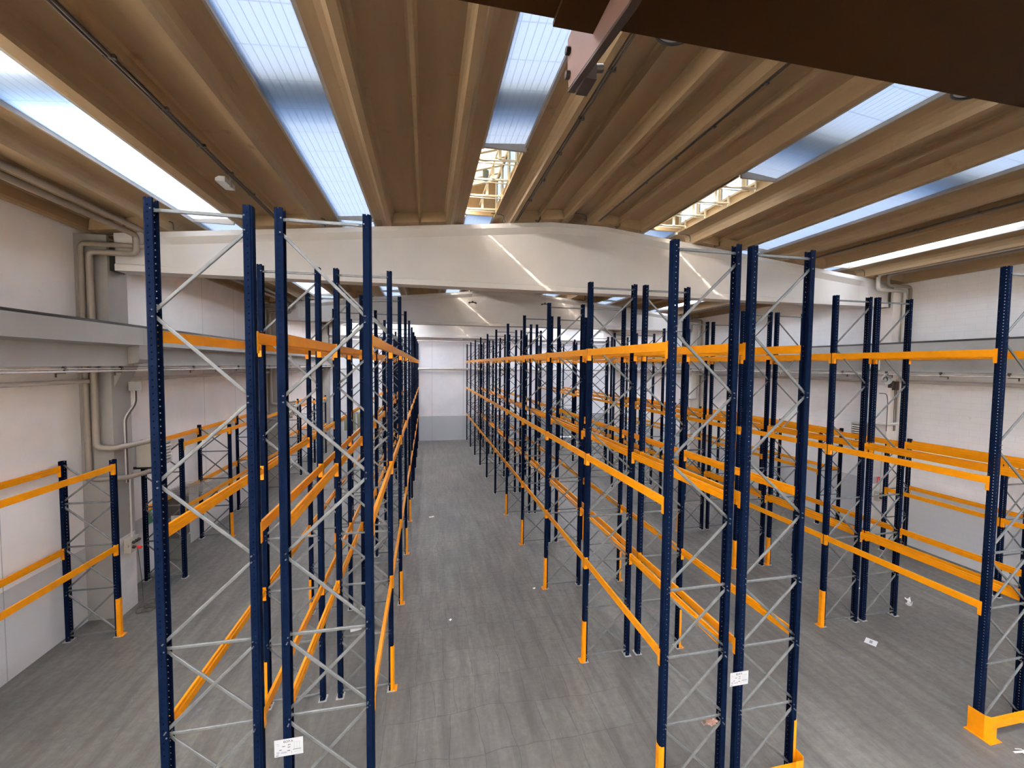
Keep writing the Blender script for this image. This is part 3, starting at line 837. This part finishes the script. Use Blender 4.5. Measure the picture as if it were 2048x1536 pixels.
# junction box with bent drop cables on nearest left column
t = thing('junction_box', 'grey junction box under supply pipe on nearest left column', 'junction box', (-6.96, 11.62, 5.45))
obj('box_body', MB().box(-.07, .07, -.11, .11, -.11, .11), 'column', t)
obj('drop_tube', MB().tube(bend([(-.0, -.03, -.11), (-.0, -.03, -.40), (-.06, -.30, -.75), (-.06, -.30, -2.3)], .1), .016, 8), 'pipe', t)
obj('drop_tube', MB().tube(bend([(-.0, .03, -.11), (-.0, .03, -.42), (-.06, -.24, -.78), (-.06, -.24, -2.3)], .1), .016, 8), 'cable', t)
t = thing('drop_pipe', 'thin beige pipe dropping down left wall behind front rack post', 'pipe', (-7.66, 13.45, 5.6))
obj('pipe_run', MB().tube(bend([(0.2, .9, -.02), (.1, .35, -.05), (0, .12, -.2), (0, .12, -3.4)], .1), .03, 8), 'pipe', t)

def switchbox(label, x, y, z, rz):
    t = thing('switch_box', label, 'switch box', (x, y, z), (0, 0, rz))
    obj('enclosure', MB().box(-.07, .07, -.16, .16, -.17, .17), 'beige', t)
    s1 = MB()
    for (yy, zz) in ((-.09, .08), (.0, .08), (.09, .08), (-.09, -.04)): s1.tube([(.07, yy, zz), (.12, yy, zz-.01)], .036, 10)
    obj('socket', s1, 'louvre', t)
    obj('plug', MB().tube([(.07, .07, -.10), (.16, .07, -.13)], .036, 10), 'red', t)
    obj('knob', MB().tube([(.0, -.16, .02), (.0, -.22, .02)], .045, 10), 'beige', t)
    obj('feed_tube', MB().tube([(0, 0, .17), (0, 0, 1.75)], .018, 8), 'pipe', t)
    return t
switchbox('beige socket box with red plug on nearest left column', -7.01, 11.42, 1.62, 0)
switchbox('beige socket box low on the nearest right column', 15.28, 11.0, 1.66, -PI/2)
o = obj('hanging_lead', MB().tube([(0, 0, 0), (.01, .05, -.5), (.0, .12, -1.0), (.05, .05, -1.42), (.15, .02, -1.43)], .006, 6), 'cable', None, (-6.97, 11.55, 1.44))
tag(o, 'thin lead hanging from socket box to floor by left column', 'cable')

# cable heap on the floor by the left column
t = thing('cable_heap', 'dark cable coil and black bag heap on floor by left column', 'cable', (-6.70, 11.62, 0))
for j, (r, cx, cy, ph) in enumerate(((.20, -.02, -.30, .3), (.15, .05, -.18, 1.1), (.24, .02, -.1, 2.), (.13, .10, -.42, .7))):
    pts = [(cx+r*(1+.2*math.sin(3*a+ph))*math.cos(a), cy+r*.8*(1+.15*math.cos(2*a+ph))*math.sin(a), .015+.018*j+.012*math.sin(4*a+ph)) for a in [2*PI*k/28*1.0 for k in range(29)]]
    obj('cable_turn', MB().tube(pts, .011, 6), 'cable', t)
bm = bmesh.new(); bmesh.ops.create_icosphere(bm, subdivisions=3, radius=1)
for v in bm.verts:
    n_ = 1+.18*math.sin(5*v.co.x+3*v.co.y)+.12*math.sin(7*v.co.z+4*v.co.x)
    v.co = Vector((v.co.x*.13*n_+.10, v.co.y*.20*n_+.14, max(.0, v.co.z*.06*n_+.04)))
me = bpy.data.meshes.new('bag'); bm.to_mesh(me); bm.free(); me.materials.append(M['cable']); link('bag', me, t)

# ropes coil on the nearest right column
t = thing('cable_coil', 'white cable coil hanging on the nearest right column', 'cable', (15.22, 11.02, 5.68))
m = MB()
for j in range(6):
    r = .15+.012*j; pts = [((r+.012*math.sin(3*a+j))*math.cos(a), -.05-.013*j+.012*math.sin(2*a+j), (r*.8+.010*math.cos(4*a+j))*math.sin(a)) for a in [2*PI*k/30 for k in range(31)]]
    m.tube(pts, .013, 6)
obj('coil_turns', m, 'white', t)
m = MB()
for j in range(4):
    m.tube([(-.14+.05*j, -.04, .02-.09*math.cos(j)), (-.02+.05*j, -.03, .06), (.12, -.03, .03-.03*j)], .010, 6)
obj('loose_strands', m, 'cable', t)
obj('hook', MB().tube([(0, 0, .14), (0, -.12, .14), (0, -.12, .18)], .01, 6).tube([(0, .05, .14), (0, 0, .14)], .01, 6), 'black', t)
t = thing('junction_box', 'grey junction boxes with cables on nearest right column head', 'junction box', (15.6, 11.0, 5.50))
obj('box_body', MB().box(-.13, .0, -.05, .06, -.12, .12).box(.05, .20, -.05, .06, -.2, .10), 'darksteel', t)
for j, x in enumerate((.06, .12)):
    obj('drop_tube', MB().tube([(x, -.03, -.2), (x+.02, -.03, -1.6)], .014, 6), 'cable', t)
obj('drop_tube', MB().tube(bend([(-.62, -.04, -.3), (-.30, -.04, -.32), (-.24, -.04, -.6), (-.24, -.04, -1.6)], .1), .014, 6), 'cable', t)

# signs
def small_sign(name, label, loc, rot, w, h, mat, pict):
    t = thing(name, label, 'sign', loc, rot)
    obj('panel', MB().box(-w/2, w/2, -.004, 0, -h/2, h/2), 'white', t)
    obj('field', MB().box(-w/2+.012, w/2-.012, -.006, -.004, -h/2+.012, h/2-.012), mat, t)
    m = MB()
    for (x, z, a, b) in pict: m.box((x-a/2)*w, (x+a/2)*w, -.008, -.006, (z-b/2)*h, (z+b/2)*h)
    obj('pictogram', m, 'white', t)
small_sign('fire_sign', 'red and white fire extinguisher sign on nearest right column', (15.19, 11.06, 2.19), (0, 0, 0), .36, .24, 'red', ((-.25, .0, .46, .9), (.18, -.08, .10, .42), (.26, -.12, .07, .26), (.20, .22, .14, .06)))
small_sign('exit_sign', 'green emergency sign with white pictogram on the left wall', (XL+.006, 13.42, 1.68), (0, 0, PI/2), .42, .50, 'green', ((-.05, .18, .14, .12), (0, -.02, .4, .1), (.02, -.1, .12, .4), (.2, -.2, .3, .08)))
# fire hose cabinet on left wall and wire decks parked on the low rack
t = thing('fire_point', 'dark brown fire hose cabinet standing by the left wall', 'cabinet', (-7.50, 14.35, 0))
obj('cabinet_body', MB().box(-.20, .10, -.28, .28, .62, 2.1), surf('dark_brown_cabinet', (.07, .055, .045), .5), t)
obj('door', MB().box(.10, .115, -.26, .26, .64, 2.08), surf('brown_cabinet_door', (.09, .075, .062), .5), t)
obj('base', MB().box(-.20, .14, -.24, .24, 0, .60), surf('grey_green_box', (.13, .13, .115), .6), t)
for k in range(4):
    t = thing('wire_deck', 'zinc wire deck panel in stack on low left rack, %s' % ['lowest', 'second from bottom', 'third from bottom', 'topmost'][k], 'wire deck', (-7.11, 14.3+.03*k, 2.06+.035*k), group='wire deck panels on the low left rack')
    m = MB()
    for i in range(9): m.box(-.5, .5, -.55+.1375*i-.006, -.55+.1375*i+.006, 0, .012)
    obj('cross_wires', m, 'wirecream', t)
    obj('edge_wires', MB().box(-.5, -.488, -.56, .56, .0, .016).box(.488, .5, -.56, .56, 0, .016).box(-.006, .006, -.56, .56, 0.012, .02), 'wirecream', t)

# ------------------------------------------------------------------ litter on the floor
def sheet(label, x, y, a, w, h, mat='paper', curl=.02, name='paper_scrap', mark=False):
    t = thing(name, label, 'litter', (x, y, 0.002), (0, 0, a))
    n = 5; vs = []; fs = []
    for i in range(n+1):
        for j in range(n+1):
            u, v = i/n-.5, j/n-.5
            vs.append((u*w, v*h, .001+curl*abs(u*v)*4*(.5+.5*math.sin(3*u+2*v+a))))
    for i in range(n):
        for j in range(n): fs.append((i*(n+1)+j, (i+1)*(n+1)+j, (i+1)*(n+1)+j+1, i*(n+1)+j+1))
    k = len(vs); vs2 = [(x_, y_, z_+.0015) for x_, y_, z_ in vs]
    m = MB().poly(vs, fs).poly(vs2, fs)
    obj('sheet', m, mat, t)
    if mark: obj('print', MB().box(-.06, .06, -.025, .025, .004, .006), 'greyink', t)
sheet('white printed paper sheet on right aisle floor', 9.60, 6.94, .5, .25, .20, curl=.0, mark=True)
sheet('small white paper scrap far along the central aisle', .19, 16.25, .2, .20, .13)
sheet('white paper scrap on floor inside the left double row', -1.58, 9.58, .2, .24, .16)
sheet('crumpled white scrap on floor near the right low racks', 12.28, 8.05, .8, .13, .11, curl=.09)
sheet('tiny white scrap on floor beyond crumpled one', 11.65, 8.75, .3, .09, .06)
sheet('grey crumpled wrapper on floor beside the crumpled white scrap', 12.10, 7.90, .3, .18, .10, 'plate', .10)
sheet('tiny white scrap in central aisle by second orange guard', 2.85, 10.45, .3, .07, .05)
sheet('tiny white scrap in the near central aisle', .55, 9.5, .9, .06, .05)
t = thing('torn_tape', 'torn white tape strips on floor at right bottom corner', 'litter', (9.19, 4.36, 0))
m = MB()
for (x0, y0, x1, y1, w_) in ((-.12, .06, .10, -.03, .035), (-.02, .10, .06, .0, .022), (.0, .02, .16, .04, .03)):
    d = Vector((x1-x0, y1-y0, 0)).normalized(); s_ = Vector((-d.y, d.x, 0))*w_/2
    a, b = Vector((x0, y0, .004)), Vector((x1, y1, .012)); c = (a+b)/2+Vector((0, 0, .03))
    m.poly([a-s_, a+s_, c+s_, c-s_, b+s_, b-s_], [(0, 1, 2, 3), (3, 2, 4, 5)])
obj('strip', m, 'paper', t)
t = thing('wrapped_bundle', 'brown crumpled wrapper tied on low brace of centre right front rack', 'wrapper', (3.96, 4.86, 1.09))
bm = bmesh.new(); bmesh.ops.create_icosphere(bm, subdivisions=3, radius=1)
for v in bm.verts:
    n_ = 1+.25*math.sin(9*v.co.x+5*v.co.z)+.2*math.sin(11*v.co.y+7*v.co.x)
    v.co = Vector((v.co.x*.085*n_-.03, v.co.y*.04*n_-.02, v.co.z*.035*n_-.05))
me = bpy.data.meshes.new('wrap'); bm.to_mesh(me); bm.free(); me.materials.append(M['brown']); link('wrap', me, t)
obj('strap_end', MB().tube([(-.10, -.02, -.05), (-.16, -.03, -.07), (-.19, -.02, -.02)], .008, 6), 'brown', t)

# ------------------------------------------------------------------ light
W = bpy.data.worlds.new('sky'); S.world = W; W.use_nodes = True
nt = W.node_tree; nt.nodes.clear()
out = nt.nodes.new('ShaderNodeOutputWorld'); bg = nt.nodes.new('ShaderNodeBackground'); sk = nt.nodes.new('ShaderNodeTexSky')
sk.sky_type = 'NISHITA'; sk.sun_disc = False; sk.sun_elevation = math.radians(38); sk.sun_rotation = math.radians(230)
sk.air_density = 1.0; sk.dust_density = 2.5
nt.links.new(sk.outputs[0], bg.inputs[0]); bg.inputs[1].default_value = 13.3
nt.links.new(bg.outputs[0], out.inputs[0])
sun = bpy.data.lights.new('sun', 'SUN'); sun.energy = 19.0; sun.angle = math.radians(1.3); sun.color = (1., .93, .80)
so = bpy.data.objects.new('sun', sun); COL.objects.link(so)
d = Vector((1.2, 1.0, -1.02)).normalized()
so.rotation_euler = d.to_track_quat('-Z', 'Y').to_euler(); so.location = (0, 0, 40)
# ------------------------------------------------------------------ camera
f_px = 817.56; yaw, pitch, roll = map(math.radians, (11.8153, 2.6199, .5055))
fw = Vector((math.sin(yaw)*math.cos(pitch), math.cos(yaw)*math.cos(pitch), -math.sin(pitch)))
r0 = Vector((math.cos(yaw), -math.sin(yaw), 0)); u0 = r0.cross(fw)
rr = r0*math.cos(roll)+u0*math.sin(roll); uu = u0*math.cos(roll)-r0*math.sin(roll)
cd = bpy.data.cameras.new('camera'); cam = bpy.data.objects.new('camera', cd); COL.objects.link(cam)
mat = Matrix.Identity(4)
for i in range(3): mat[i][0], mat[i][1], mat[i][2] = rr[i], uu[i], -fw[i]
mat.translation = Vector((0, 0, 6.0355)); cam.matrix_world = mat
cd.sensor_width = 36; cd.lens = f_px*36/2048; cd.clip_start = .05; cd.clip_end = 200
S.camera = cam
S.view_settings.view_transform = 'Standard'; S.view_settings.look = 'None'; S.view_settings.gamma = 1; S.view_settings.exposure = .14
S.cycles.max_bounces = 12; S.cycles.diffuse_bounces = 6; S.cycles.transparent_max_bounces = 16
S.cycles.use_denoising = True
